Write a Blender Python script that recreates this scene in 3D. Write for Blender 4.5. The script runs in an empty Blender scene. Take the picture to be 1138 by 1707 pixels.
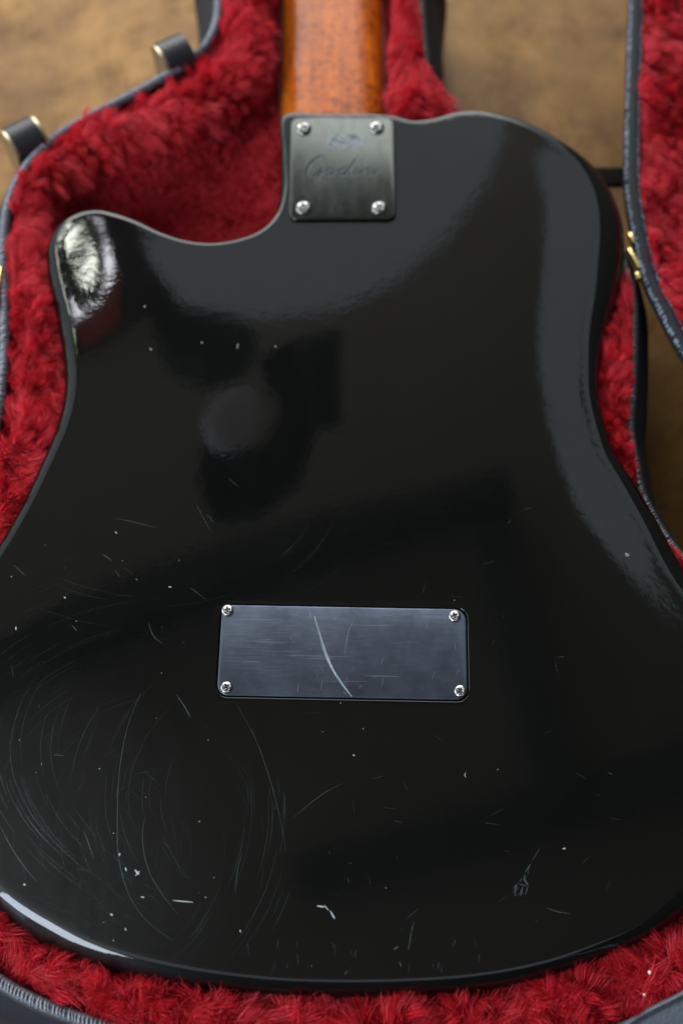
import bpy, bmesh, math, random
import numpy as np
from mathutils import Vector, Matrix, kdtree, noise
from mathutils.geometry import delaunay_2d_cdt
random.seed(7); rng = np.random.default_rng(11)

C = bpy.context.scene.collection
sc = bpy.context.scene
# ------------------------------------------------------------------ camera, world, lamps, exposure
ZB = 0.100                      # height of the guitar's back above the table
H = 0.573; TILT = math.radians(25); FPX = 50 / 36 * 1707
cd = bpy.data.cameras.new('camera'); cam = bpy.data.objects.new('camera', cd); C.objects.link(cam)
cam.location = (0, 0, ZB + H); cam.rotation_euler = (TILT, 0, 0)
cd.sensor_fit = 'VERTICAL'; cd.sensor_height = 36; cd.sensor_width = 24; cd.lens = 50
cd.clip_start = 0.01; cd.clip_end = 60
cd.dof.use_dof = True; cd.dof.focus_distance = 0.592; cd.dof.aperture_fstop = 5.0
sc.camera = cam
w = bpy.data.worlds.new('World'); sc.world = w; w.use_nodes = True
bg = w.node_tree.nodes['Background']; bg.inputs[0].default_value = (0.84, 0.95, 1.0, 1); bg.inputs[1].default_value = 0.95
sc.view_settings.view_transform = 'Standard'; sc.view_settings.look = 'None'
sc.view_settings.exposure = 0.28; sc.view_settings.gamma = 1
sc.cycles_curves.shape = 'RIBBONS'

def area(name, loc, target, sx, sy, radiance, col):
    l = bpy.data.lights.new(name, 'AREA'); l.shape = 'RECTANGLE'; l.size = sx; l.size_y = sy
    l.energy = radiance * math.pi * sx * sy; l.color = col
    o = bpy.data.objects.new(name, l); C.objects.link(o); o.location = loc
    o.rotation_euler = (Vector(target) - Vector(loc)).to_track_quat('-Z', 'Y').to_euler()
    return o
area('window_light', (-0.35, 2.2, 1.17), (-0.1, 0.3, 0.1), 1.7, 1.25, 6.2, (1.0, 0.97, 0.93))
area('left_window_light', (-1.7, 0.35, 0.80), (0, 0.3, 0.1), 1.3, 1.2, 3.2, (0.9, 0.96, 1.0))
area('side_window_light', (-1.2, -1.0, 1.2), (0, 0.2, 0.1), 0.75, 0.9, 15.0, (0.86, 0.93, 1.0))

SKY_C = Vector((-0.60, 1.40, 1.58)); SKY_Q = (Vector((-0.13, 0.33, 0.1)) - SKY_C).to_track_quat('-Z', 'Y')
PANE_PATCHES = ((-.112, -.012, .05, .05, (.93, .93, 1), 8), (-.118, -.085, .035, .04, (.93, .95, 1), 4), (-.02, -.03, .045, .05, (.93, 1, .86), 11), (.03, -.09, .05, .035, (.97, 1, .97), 9), (-.01, .046, .07, .028, (.97, 1, .95), 10),
         (.10, -.10, .05, .10, (1, 1, .97), 10), (.15, -.15, .03, .12, (1, .62, .15), 4), (.10, .045, .09, .05, (.62, .78, .3), 5), (.0, -.165, .06, .05, (.95, 1, .97), 8))  # lamp patches shaped and coloured to form the horn's window reflection
for u, v, w_, h_, c_, r_ in PANE_PATCHES:
    l_ = bpy.data.lights.new('pane_patch_light', 'AREA'); l_.shape = 'RECTANGLE'; l_.size = w_; l_.size_y = h_; l_.energy = 2.6 * r_ * math.pi * w_ * h_; l_.color = c_
    o_ = bpy.data.objects.new('pane_patch_light', l_); C.objects.link(o_); o_.location = SKY_C + SKY_Q @ Vector((u, v, -.03)); o_.rotation_euler = SKY_Q.to_euler()
# ------------------------------------------------------------------ helpers
def at(px, py, z):
    """point of the plane height z that the photograph shows at pixel px, py"""
    x = (px - 569) / FPX; y = (853.5 - py) / FPX
    c, s = math.cos(TILT), math.sin(TILT)
    d = (x, y * c + s, y * s - c); t = (z - ZB - H) / d[2]
    return (d[0] * t, d[1] * t, z)
def ats(pts, z): return np.array([at(a, b, z)[:2] for a, b in pts])
def spline(P, n, closed=True, extra=None):
    """centripetal Catmull-Rom resampled evenly; extra columns ride along"""
    P = np.asarray(P, float)
    if extra is not None: P = np.hstack([P, np.asarray(extra, float).reshape(len(P), -1)])
    m = len(P); out = []
    idx = range(m) if closed else range(m - 1)
    for i in idx:
        g = (lambda k: P[k % m]) if closed else (lambda k: P[min(max(k, 0), m - 1)])
        p0, p1, p2, p3 = g(i - 1), g(i), g(i + 1), g(i + 2)
        d = lambda a, b: max(np.linalg.norm(a[:2] - b[:2]), 1e-9) ** 0.5
        t0 = 0; t1 = t0 + (d(p0, p1) if not np.allclose(p0, p1) else 1e-3); t2 = t1 + d(p1, p2); t3 = t2 + (d(p2, p3) if not np.allclose(p2, p3) else 1e-3)
        for t in np.linspace(t1, t2, 24, endpoint=False):
            A1 = (t1 - t) / (t1 - t0) * p0 + (t - t0) / (t1 - t0) * p1
            A2 = (t2 - t) / (t2 - t1) * p1 + (t - t1) / (t2 - t1) * p2
            A3 = (t3 - t) / (t3 - t2) * p2 + (t - t2) / (t3 - t2) * p3
            B1 = (t2 - t) / (t2 - t0) * A1 + (t - t0) / (t2 - t0) * A2
            B2 = (t3 - t) / (t3 - t1) * A2 + (t - t1) / (t3 - t1) * A3
            out.append((t2 - t) / (t2 - t1) * B1 + (t - t1) / (t2 - t1) * B2)
    if not closed: out.append(P[-1])
    Q = np.array(out)
    if closed: Q = np.vstack([Q, Q[:1]])
    L = np.concatenate([[0], np.cumsum(np.linalg.norm(np.diff(Q[:, :2], axis=0), axis=1))])
    s = np.linspace(0, L[-1], n, endpoint=not closed)
    return np.column_stack([np.interp(s, L, Q[:, k]) for k in range(Q.shape[1])])
def normals2(P, closed=True):
    if closed: T = np.roll(P, -1, 0) - np.roll(P, 1, 0)
    else: T = np.gradient(P, axis=0)
    T = T / np.linalg.norm(T, axis=1)[:, None]
    N = np.column_stack([T[:, 1], -T[:, 0]])
    if closed:
        x, y = P[:, 0], P[:, 1]
        if np.sum(x * np.roll(y, -1) - np.roll(x, -1) * y) < 0: N = -N
    return N                                    # outward for a closed outline
def sdist(Q, P):
    """signed distance (positive inside) of points Q to closed polygon P, and nearest vertex index"""
    Q = np.asarray(Q); A = P; B = np.roll(P, -1, 0); D = B - A; L2 = (D ** 2).sum(1) + 1e-18
    out = np.empty(len(Q)); near = np.empty(len(Q), int)
    for i in range(0, len(Q), 4000):
        q = Q[i:i + 4000]
        r = q[:, None, :] - A[None]
        t = np.clip((r * D[None]).sum(2) / L2, 0, 1)
        e = r - t[..., None] * D[None]; d2 = (e ** 2).sum(2)
        k = d2.argmin(1); dist = np.sqrt(d2[np.arange(len(q)), k])
        y = q[:, 1:2]; c = (A[None, :, 1] > y) != (B[None, :, 1] > y)
        with np.errstate(divide='ignore', invalid='ignore'):
            xi = A[None, :, 0] + (y - A[None, :, 1]) / (D[None, :, 1] + 1e-15) * D[None, :, 0]
        ins = (c & (q[:, 0:1] < xi)).sum(1) % 2 == 1
        out[i:i + 4000] = np.where(ins, dist, -dist); near[i:i + 4000] = k
    return out, near
class Field:
    """distance field of a closed outline sampled on a 1 mm grid, read back bilinearly"""
    def __init__(self, P, lo, hi, st=.0012):
        self.lo = np.array(lo); self.st = st; nx = int((hi[0] - lo[0]) / st) + 2; ny = int((hi[1] - lo[1]) / st) + 2; self.n = (nx, ny)
        gx, gy = np.meshgrid(lo[0] + np.arange(nx) * st, lo[1] + np.arange(ny) * st)
        k = max(1, len(P) // 260); d, i = sdist(np.column_stack([gx.ravel(), gy.ravel()]), P[::k])
        self.d = d.reshape(ny, nx); self.i = (i * k).reshape(ny, nx)
    def __call__(self, Q):
        u = (np.asarray(Q) - self.lo) / self.st; u[:, 0] = np.clip(u[:, 0], 0, self.n[0] - 1.001); u[:, 1] = np.clip(u[:, 1], 0, self.n[1] - 1.001)
        a = u.astype(int); f = u - a; x, y = a[:, 0], a[:, 1]; fx, fy = f[:, 0], f[:, 1]; D = self.d
        return (D[y, x] * (1 - fx) + D[y, x + 1] * fx) * (1 - fy) + (D[y + 1, x] * (1 - fx) + D[y + 1, x + 1] * fx) * fy, self.i[y, x]
def mesh_obj(name, verts, faces, mat, parent=None, smooth=True, kind=None):
    me = bpy.data.meshes.new(name); me.from_pydata([tuple(v) for v in verts], [], [tuple(f) for f in faces]); me.update()
    if mat: me.materials.append(mat)
    if smooth: me.polygons.foreach_set('use_smooth', [True] * len(me.polygons))
    o = bpy.data.objects.new(name, me); C.objects.link(o)
    if parent: o.parent = parent; o.matrix_parent_inverse = parent_inv(parent)
    if kind: o['kind'] = kind
    return o
def world_of(p):
    m = p.matrix_basis.copy()
    return m if p.parent is None else world_of(p.parent) @ p.matrix_parent_inverse @ m
def parent_inv(p): return world_of(p).inverted()
def bm_obj(name, bm, mat, parent=None, smooth=True, kind=None, bevel=0, seg=3):
    if bevel:
        bmesh.ops.bevel(bm, geom=[e for e in bm.edges if e.calc_face_angle(0) > 0.6], offset=bevel, segments=seg, affect='EDGES', profile=0.5, clamp_overlap=True)
    bmesh.ops.recalc_face_normals(bm, faces=bm.faces)
    me = bpy.data.meshes.new(name); bm.to_mesh(me); bm.free(); me.materials.append(mat)
    if smooth:
        me.polygons.foreach_set('use_smooth', [True] * len(me.polygons))
        try: me.set_sharp_from_angle(angle=math.radians(40))
        except Exception: pass
    o = bpy.data.objects.new(name, me); C.objects.link(o)
    if parent: o.parent = parent; o.matrix_parent_inverse = parent_inv(parent)
    if kind: o['kind'] = kind
    return o
def thing(name, loc, label, cat, group=None):
    o = bpy.data.objects.new(name, None); C.objects.link(o); o.location = loc; o.empty_display_size = 0.02
    o['label'] = label; o['category'] = cat
    if group: o['group'] = group
    return o
def rings_mesh(rings, closed=True, cap_first=False, cap_last=False):
    """rings: list of (n,3) arrays"""
    n = len(rings[0]); V = np.vstack(rings); F = []
    m = n if closed else n - 1
    for r in range(len(rings) - 1):
        for i in range(m):
            a = r * n + i; b = r * n + (i + 1) % n
            F.append((a, b, b + n, a + n))
    if cap_first: F.append(tuple(range(n - 1, -1, -1)))
    if cap_last: F.append(tuple(range((len(rings) - 1) * n, len(rings) * n)))
    return V, F
def rrect(w_, h_, r, k=8):
    out = []
    for cx, cy, a0 in ((w_/2-r, h_/2-r, 0), (-w_/2+r, h_/2-r, 90), (-w_/2+r, -h_/2+r, 180), (w_/2-r, -h_/2+r, 270)):
        for j in range(k + 1):
            a = math.radians(a0 + 90 * j / k); out.append((cx + r * math.cos(a), cy + r * math.sin(a)))
    return np.array(out)

# ------------------------------------------------------------------ materials
def mat(name, col, rough=0.5, metal=0.0, spec=0.5, **kw):
    m = bpy.data.materials.new(name); m.use_nodes = True; b = m.node_tree.nodes['Principled BSDF']
    b.inputs['Base Color'].default_value = (*col, 1); b.inputs['Roughness'].default_value = rough
    b.inputs['Metallic'].default_value = metal; b.inputs['Specular IOR Level'].default_value = spec
    for k, v in kw.items(): b.inputs[k].default_value = v
    return m
def nodes(m): return m.node_tree.nodes, m.node_tree.links, m.node_tree.nodes['Principled BSDF']
def tex(m, scale, detail=4, rough=0.6, vec=(1, 1, 1), rot=(0, 0, 0), dist=0.0):
    N, L, b = nodes(m)
    tc = N.new('ShaderNodeTexCoord'); mp = N.new('ShaderNodeMapping'); L.new(tc.outputs['Object'], mp.inputs[0])
    mp.inputs['Scale'].default_value = vec; mp.inputs['Rotation'].default_value = rot
    n = N.new('ShaderNodeTexNoise'); n.inputs['Scale'].default_value = scale; n.inputs['Detail'].default_value = detail
    n.inputs['Roughness'].default_value = rough; n.inputs['Distortion'].default_value = dist
    L.new(mp.outputs[0], n.inputs['Vector']); return n
def ramp(m, src, stops, to=None):
    N, L, b = nodes(m); r = N.new('ShaderNodeValToRGB')
    e = r.color_ramp.elements
    while len(e) < len(stops): e.new(0.5)
    for k, (p, c) in enumerate(stops):
        e[k].position = p; e[k].color = (*c, 1) if hasattr(c, '__len__') else (c, c, c, 1)
    L.new(src.outputs[0], r.inputs[0])
    if to: L.new(r.outputs[0], b.inputs[to])
    return r
def mixc(m, a, b_, fac, mode='MIX', to=None):
    N, L, b = nodes(m); x = N.new('ShaderNodeMix'); x.data_type = 'RGBA'; x.blend_type = mode
    if hasattr(fac, 'outputs'): L.new(fac.outputs[0], x.inputs[0])
    else: x.inputs[0].default_value = fac
    L.new(a, x.inputs[6]); L.new(b_, x.inputs[7])
    if to: L.new(x.outputs[2], b.inputs[to])
    return x
def bump(m, src, strength, dist, prev=None):
    N, L, b = nodes(m); x = N.new('ShaderNodeBump'); x.inputs['Strength'].default_value = strength; x.inputs['Distance'].default_value = dist
    L.new(src.outputs[0], x.inputs['Height'])
    if prev: L.new(prev.outputs[0], x.inputs['Normal'])
    L.new(x.outputs[0], b.inputs['Normal']); return x

M_body = mat('black_lacquer', (0.0018, 0.0022, 0.0022), 0.04, 0, 0.37)
bp = bump(M_body, tex(M_body, 170, 2), 0.05, 0.0004)
bp2 = bump(M_body, tex(M_body, 700, 2), 0.02, 0.0002, bp)
_n = tex(M_body, 260, 2, .5, dist=.4); _bh = bump(M_body, _n, 0.3, 0.0007, bp2)     # crinkled finish on the tip of the horn
_N, _L, _b0 = nodes(M_body); _tc = _N.new('ShaderNodeTexCoord'); _vs = _N.new('ShaderNodeVectorMath'); _vs.operation = 'DISTANCE'; _vs.inputs[1].default_value = at(155, 440, ZB)
_L.new(_tc.outputs['Object'], _vs.inputs[0]); _mr = _N.new('ShaderNodeMapRange'); _mr.inputs[1].default_value = .045; _mr.inputs[2].default_value = .015; _mr.inputs[3].default_value = 0; _mr.inputs[4].default_value = .02
_L.new(_vs.outputs['Value'], _mr.inputs[0]); _L.new(_mr.outputs[0], _bh.inputs['Strength'])
ramp(M_body, tex(M_body, 22, 6, 0.65), [(0.35, 0.03), (0.75, 0.07)], 'Roughness')
_N, _L, _b0 = nodes(M_body)                           # hazy worn patch at the lower bout, tinted blue as painted window sheen
_tc = _N.new('ShaderNodeTexCoord'); _vs = _N.new('ShaderNodeVectorMath'); _vs.operation = 'DISTANCE'; _vs.inputs[1].default_value = (-.15, .095, ZB)
_L.new(_tc.outputs['Object'], _vs.inputs[0]); _mr = _N.new('ShaderNodeMapRange'); _mr.inputs[1].default_value = .11; _mr.inputs[2].default_value = .01; _mr.inputs[3].default_value = .04; _mr.inputs[4].default_value = .55
_L.new(_vs.outputs['Value'], _mr.inputs[0]); _hz = tex(M_body, 1.0, 6, .7, (60, 14, 30), (0, 0, .6), .8); _hr = ramp(M_body, _hz, [(.3, .45), (.75, 1)])
_mm = _N.new('ShaderNodeMath'); _mm.operation = 'MULTIPLY'; _L.new(_mr.outputs[0], _mm.inputs[0]); _L.new(_hr.outputs[0], _mm.inputs[1]); _L.new(_mm.outputs[0], _b0.inputs['Coat Weight'])
_b = M_body.node_tree.nodes['Principled BSDF']; _b.inputs['Coat Weight'].default_value = 0.1; _b.inputs['Coat Roughness'].default_value = 0.58; _b.inputs['Coat IOR'].default_value = 1.5; _b.inputs['Coat Tint'].default_value = (.6, .8, 1, 1)
M_gap_shade = mat('matt_black', (0.006, 0.005, 0.004), 0.9, 0, .1)

M_plate = mat('satin_plate', (0.045, 0.05, 0.047), 0.19, 1.0)
nb = tex(M_plate, 300, 5, 0.7, (1, 0.3, 1)); ramp(M_plate, nb, [(0.3, 0.16), (0.8, 0.34)], 'Roughness')
M_cover = mat('brushed_cover', (0.2, 0.24, 0.32), 0.3, 1.0)
n1 = tex(M_cover, 1.0, 5, 0.8, (60, 2600, 60), (0, 0, 0))
n2 = tex(M_cover, 60, 4, 0.6)
r1 = ramp(M_cover, n1, [(0.25, (0.135, 0.165, 0.228)), (0.75, (0.165, 0.205, 0.285))])
r2 = ramp(M_cover, n2, [(0.3, (0.62, 0.62, 0.64)), (0.62, (1, 1, 1))])
mixc(M_cover, r1.outputs[0], r2.outputs[0], 1.0, 'MULTIPLY', 'Base Color')
ramp(M_cover, n1, [(0.3, 0.28), (0.7, 0.38)], 'Roughness'); bump(M_cover, n1, 0.06, 0.0001)
M_chrome = mat('chrome', (0.26, 0.27, 0.27), 0.1, 1.0)
bump(M_chrome, tex(M_chrome, 500, 3), 0.15, 0.0003)
M_steel = mat('aged_steel', (0.42, 0.42, 0.43), 0.2, 1.0)
ms = tex(M_steel, 900, 3); ramp(M_steel, ms, [(0.4, (0.45, 0.45, 0.46)), (0.7, (0.22, 0.19, 0.17))], 'Base Color'); bump(M_steel, ms, 0.2, 0.0003)
M_brass = mat('brass', (0.75, 0.6, 0.25), 0.25, 1.0); bump(M_brass, tex(M_brass, 300, 3), 0.2, 0.0005)
M_pale = mat('worn_nickel', (0.42, 0.38, 0.27), 0.42, 1.0); bump(M_pale, tex(M_pale, 300, 3), 0.2, 0.0005)

M_wood = mat('neck_wood', (0.5, 0.16, 0.02), 0.22, 0, 0.2)
wg = tex(M_wood, 1.0, 6, 0.65, (420, 26, 420), dist=0.6); wf = tex(M_wood, 1.0, 5, 0.65, (130, 240, 130), dist=2.2)
wa = ramp(M_wood, wg, [(0.3, (0.28, 0.05, 0.004)), (0.55, (0.47, 0.108, 0.008)), (0.75, (0.58, 0.16, 0.014))])
wb = ramp(M_wood, wf, [(0.38, (0.16, 0.10, 0.07)), (0.5, (1, 1, 1))])
mixc(M_wood, wa.outputs[0], wb.outputs[0], 0.8, 'MULTIPLY', 'Base Color'); ramp(M_wood, wf, [(0.3, 0.30), (0.7, 0.2)], 'Roughness')
bump(M_wood, wf, 0.12, 0.0006)
M_fret = mat('fingerboard_wood', (0.035, 0.018, 0.01), 0.45)

M_table = mat('mottled_tabletop', (0.3, 0.18, 0.08), 0.5, 0, 0.14)
t1 = tex(M_table, 9, 9, 0.68, dist=0.4); t2 = tex(M_table, 34, 8, 0.72, (1, 0.7, 1)); t3 = tex(M_table, 420, 4, 0.7)
ra = ramp(M_table, t1, [(0.30, (0.085, 0.043, 0.016)), (0.5, (0.22, 0.115, 0.039)), (0.7, (0.37, 0.20, 0.06))])
rb = ramp(M_table, t2, [(0.36, (0.42, 0.41, 0.4)), (0.5, (1, 1, 1)), (0.8, (1.16, 1.15, 1.1))])
x1 = mixc(M_table, ra.outputs[0], rb.outputs[0], 0.6, 'MULTIPLY')
rc = ramp(M_table, t3, [(0.3, (0.78, 0.78, 0.78)), (0.7, (1.12, 1.12, 1.12))])
mixc(M_table, x1.outputs[2], rc.outputs[0], 0.7, 'MULTIPLY', 'Base Color')
ramp(M_table, t2, [(0.3, 0.6), (0.7, 0.42)], 'Roughness'); bump(M_table, t2, 0.25, 0.002)

def vinyl(name, col, rough=0.38):
    m = mat(name, col, rough, 0, 0.5)
    v = m.node_tree.nodes.new('ShaderNodeTexVoronoi'); v.inputs['Scale'].default_value = 900; v.feature = 'DISTANCE_TO_EDGE'
    tc = m.node_tree.nodes.new('ShaderNodeTexCoord'); m.node_tree.links.new(tc.outputs['Object'], v.inputs['Vector'])
    q = bump(m, v, 0.5, 0.0004); bump(m, tex(m, 160, 5, 0.7), 0.5, 0.001, q)
    return m
M_vinyl = vinyl('black_vinyl', (0.012, 0.015, 0.021), .65); M_vinyl.node_tree.nodes['Principled BSDF'].inputs['Specular IOR Level'].default_value = .16
M_welt = vinyl('grey_blue_binding', (0.022, 0.031, 0.042), 0.45)
M_thread = mat('pale_binding_thread', (0.15, 0.17, 0.21), 0.27, 0, 0.8)
M_rub = mat('black_rubber', (0.012, 0.014, 0.018), 0.4, 0, .35); bump(M_rub, tex(M_rub, 500, 4), .3, .0005)
M_lidthread = mat('pale_lid_thread', (0.2, 0.23, 0.29), 0.32, 0, 0.6)

def fur_mat(name, a, b_):
    m = mat(name, a, 0.42, 0, 0.35)
    N, L, b = nodes(m)
    hi = N.new('ShaderNodeHairInfo'); r = N.new('ShaderNodeValToRGB')
    r.color_ramp.elements[0].color = (*a, 1); r.color_ramp.elements[1].color = (*b_, 1); _e = r.color_ramp.elements.new(.7); _e.color = (a[0] * 1.15, a[1] * 1.4, a[2] * 1.4, 1)
    L.new(hi.outputs['Random'], r.inputs[0]); L.new(r.outputs[0], b.inputs['Base Color'])
    tr = N.new('ShaderNodeBsdfTranslucent'); mx = N.new('ShaderNodeMixShader'); mx.inputs[0].default_value = 0.3
    L.new(r.outputs[0], tr.inputs[0]); L.new(b.outputs[0], mx.inputs[1]); L.new(tr.outputs[0], mx.inputs[2])
    L.new(mx.outputs[0], N['Material Output'].inputs['Surface'])
    return m
M_fur = fur_mat('red_plush', (0.47, 0.010, 0.019), (0.93, 0.10, 0.14))
M_back = mat('red_plush_backing', (0.16, 0.003, 0.006), 0.9, 0, 0.1)

def scratch_mat(name, col, alpha):
    m = mat(name, col, 0.4, 0, 0.5); N, L, b = nodes(m)
    b.inputs['Alpha'].default_value = alpha; return m
M_sc = [scratch_mat('scratch_' + n, c, a) for n, c, a in (('faint', (0.22, 0.34, 0.36), 0.07), ('light', (0.3, 0.42, 0.44), 0.14), ('bright', (0.55, 0.65, 0.68), 0.55))]

# ------------------------------------------------------------------ guitar
guitar = thing('electric_guitar', (0, 0.2, ZB - 0.045), 'glossy black electric guitar lying face down in the red plush lining of its open case', 'guitar')
# outline of the body, pixel, edge radius mm, width mm of the soft fall towards the edge, its drop mm
BO = [(469,203,2,10,.1),(468,260,3,14,.3),(467,320,4,16,.4),(458,362,3,20,.5),(432,388,3,24,.6),(395,402,3,26,.7),(350,408,3,26,.7),(308,403,3,26,.7),(270,390,3.2,24,.7),
 (230,370,3.8,22,.7),(195,355,5,18,.7),(165,349,5,20,1.0),(133,352,5.5,24,1.5),(106,364,6,30,2.1),(87,385,6,34,2.6),(77,413,6,36,2.8),(78,450,6.5,36,2.7),(85,492,7,34,2.1),(95,540,7.5,28,.9),
 (103,590,8,22,.4),(106,632,8,20,.3),(102,672,8,20,.3),(89,717,8,22,.4),(64,777,7.5,30,.7),(34,842,7,30,.7),(7,890,7,30,.7),(-24,940,7,30,.7),(-58,1000,7,30,.7),(-88,1070,7,30,.7),(-108,1150,7,30,.7),
 (-112,1240,7,30,.7),(-98,1340,8,30,.7),(-66,1430,9,30,.7),(-30,1490,10,30,.7),(8,1528,11,30,.7),(60,1564,12,28,.6),(125,1596,11,28,.6),(200,1621,10,28,.6),(280,1638,9,28,.6),(370,1650,8,28,.6),(470,1657,7,28,.6),
 (570,1660,7,28,.6),(680,1658,7,28,.6),(790,1650,7,28,.6),(900,1630,7,28,.7),(1000,1597,7,30,.8),(1080,1562,7,30,.9),(1140,1525,9,28,.5),(1200,1470,10,28,.5),(1250,1390,10,28,.5),(1276,1290,10,28,.5),
 (1270,1190,10,28,.6),(1240,1095,10,30,.9),(1190,1014,10,34,1.2),(1140,938,10,38,1.5),(1096,860,9,42,1.7),(1056,796,8,42,1.7),(1029,757,7,42,1.7),(1009,706,6,42,1.7),(999,660,6,42,1.7),(999,620,6.5,44,1.8),
 (1010,560,9.5,46,1.9),(1026,505,12,45,1.8),(1040,455,15,46,1.8),(1047,400,16,46,1.8),(1042,350,15.5,44,1.7),(1020,303,13,41,1.6),(985,264,10,40,1.6),(935,230,8,34,1.2),(880,204,6,28,.9),(830,191,5,24,.7),(790,187,4,22,.6),
 (755,190,4,20,.5),(720,200,4,18,.4),(685,204,3.5,14,.3),(658,198,3,12,.2),(620,195,2.5,10,.15),(540,195,2.5,10,.1),(480,195,2,10,.1)]
P0 = ats([(a, b) for a, b, *_ in BO], ZB - 0.004)
SP = spline(P0, 900, True, [[r * .001, W * .001, g * .001] for *_, r, W, g in BO])
OUT = SP[:, :2]; RR = SP[:, 2]; WW = SP[:, 3]; GG = SP[:, 4]; NO = normals2(OUT)
rc_ = np.array([at(*p, ZB)[:2] for p in ((363, 1003), (779, 1013), (784, 1170), (361, 1164))])
cov_c = rc_.mean(0); e1 = (rc_[1] - rc_[0] + rc_[2] - rc_[3]); cov_a = math.atan2(e1[1], e1[0])
cov_w = (np.linalg.norm(rc_[1] - rc_[0]) + np.linalg.norm(rc_[2] - rc_[3])) / 2; cov_h = (np.linalg.norm(rc_[3] - rc_[0]) + np.linalg.norm(rc_[2] - rc_[1])) / 2
def rot2(P, a, c): return np.column_stack([P[:, 0] * math.cos(a) - P[:, 1] * math.sin(a) + c[0], P[:, 0] * math.sin(a) + P[:, 1] * math.cos(a) + c[1]])
HOLE = rot2(rrect(cov_w, cov_h, 0.0055, 10), cov_a, cov_c)

def height(Q):
    d, k = sdist(Q, OUT)
    Wk, Gk, Rk = WW[k], GG[k], RR[k]
    u = np.clip(1 - (d - 0.5 * Rk) / Wk, 0, 1.4)
    z = -Gk * u * u
    hx, hy = at(165, 445, ZB)[:2]                       # the swelling of the upper horn
    q = ((Q[:, 0] - hx) ** 2 / 0.017 ** 2 + (Q[:, 1] - hy) ** 2 / 0.034 ** 2)
    return z
rings = []
U = np.radians([0, 10, 20, 30, 40, 50, 58, 66, 73, 80, 86, 90])
for u in U:
    Pr = OUT - NO * (RR * (1 - math.cos(u)))[:, None]
    rings.append((Pr, RR * (1 - math.sin(u)), u))
inner = rings[-1][0]
# interior points
x0, y0 = OUT.min(0); x1_, y1_ = OUT.max(0); st = 0.0025
gx, gy = np.meshgrid(np.arange(x0, x1_, st), np.arange(y0, y1_, st * .866)); gx[1::2] += st / 2
G = np.column_stack([gx.ravel(), gy.ravel()])
dI, _ = sdist(G, inner); dH, _ = sdist(G, HOLE)
G = G[(dI > 0.0016) & (dH < -0.001)]
n = len(inner); nh = len(HOLE)
allp = np.vstack([inner, HOLE, G])
edges = [(i, (i + 1) % n) for i in range(n)] + [(n + i, n + (i + 1) % nh) for i in range(nh)]
res = delaunay_2d_cdt([Vector(p) for p in allp], edges, [], 0, 1e-7)
V2 = np.array([tuple(v) for v in res[0]]); F2 = [tuple(f) for f in res[2]]
cen = np.array([V2[list(f)].mean(0) for f in F2])
ci, _ = sdist(cen, inner); ch, _ = sdist(cen, HOLE)
F2 = [f for f, a, b in zip(F2, ci, ch) if a > -1e-6 and b < 1e-6]
# map the loop vertices of the CDT result back
kd = kdtree.KDTree(len(V2))
for i, p in enumerate(V2): kd.insert((p[0], p[1], 0), i)
kd.balance()
loop = [kd.find((p[0], p[1], 0))[1] for p in inner]; hloop = [kd.find((p[0], p[1], 0))[1] for p in HOLE]
z2 = height(V2)
# smooth the height field
E = set()
for f in F2:
    for a, b in zip(f, f[1:] + f[:1]): E.add((min(a, b), max(a, b)))
E = np.array(list(E))
lock = np.zeros(len(V2), bool)
zs = z2.copy(); deg = np.bincount(E.ravel(), minlength=len(V2)).clip(1)
for it in range(60):
    s = np.bincount(E[:, 0], zs[E[:, 1]], len(V2)) + np.bincount(E[:, 1], zs[E[:, 0]], len(V2))
    zs = zs * 0.4 + 0.6 * s / deg
Vb = [np.column_stack([V2, ZB + zs])]; Fb = [list(f) for f in F2]; base = len(V2)
zr = zs[loop]
prev = loop
for Pr, dz, u in reversed(rings[:-1]):
    Vb.append(np.column_stack([Pr, ZB + zr - dz - (GG * .0) ])); idx = list(range(base, base + n)); base += n
    for i in range(n):
        j = (i + 1) % n; Fb.append((prev[i], prev[j], idx[j], idx[i]))
    prev = idx
for dz, ins in ((-0.012, 0), (-0.038, 0), (-0.0425, 0.001), (-0.045, 0.004)):
    Vb.append(np.column_stack([OUT - NO * ins, np.full(n, ZB + dz) - (0 if dz < -.02 else .004)])); idx = list(range(base, base + n)); base += n
    for i in range(n):
        j = (i + 1) % n; Fb.append((prev[i], prev[j], idx[j], idx[i]))
    prev = idx
Fb.append(tuple(prev))
# recess lip for the cover: rounded, then down
prev = hloop; zh = zs[hloop]; NH = normals2(HOLE)
for ins, dz in ((0.00012, -0.00003), (0.00028, -0.00012), (0.0004, -0.00028), (0.00045, -0.0005), (0.00045, -0.0022)):
    Vb.append(np.column_stack([HOLE - NH * ins, ZB + zh + dz])); idx = list(range(base, base + nh)); base += nh
    for i in range(nh):
        j = (i + 1) % nh; Fb.append((prev[j], prev[i], idx[i], idx[j]))
    prev = idx
Fb.append(tuple(reversed(prev)))
bm = bmesh.new(); bv = [bm.verts.new(v) for v in np.vstack(Vb)]
for f in Fb:
    try: bm.faces.new([bv[i] for i in f])
    except ValueError: pass
bmesh.ops.delete(bm, geom=[v for v in bm.verts if not v.link_faces], context='VERTS')
body = bm_obj('body', bm, M_body, guitar)

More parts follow.
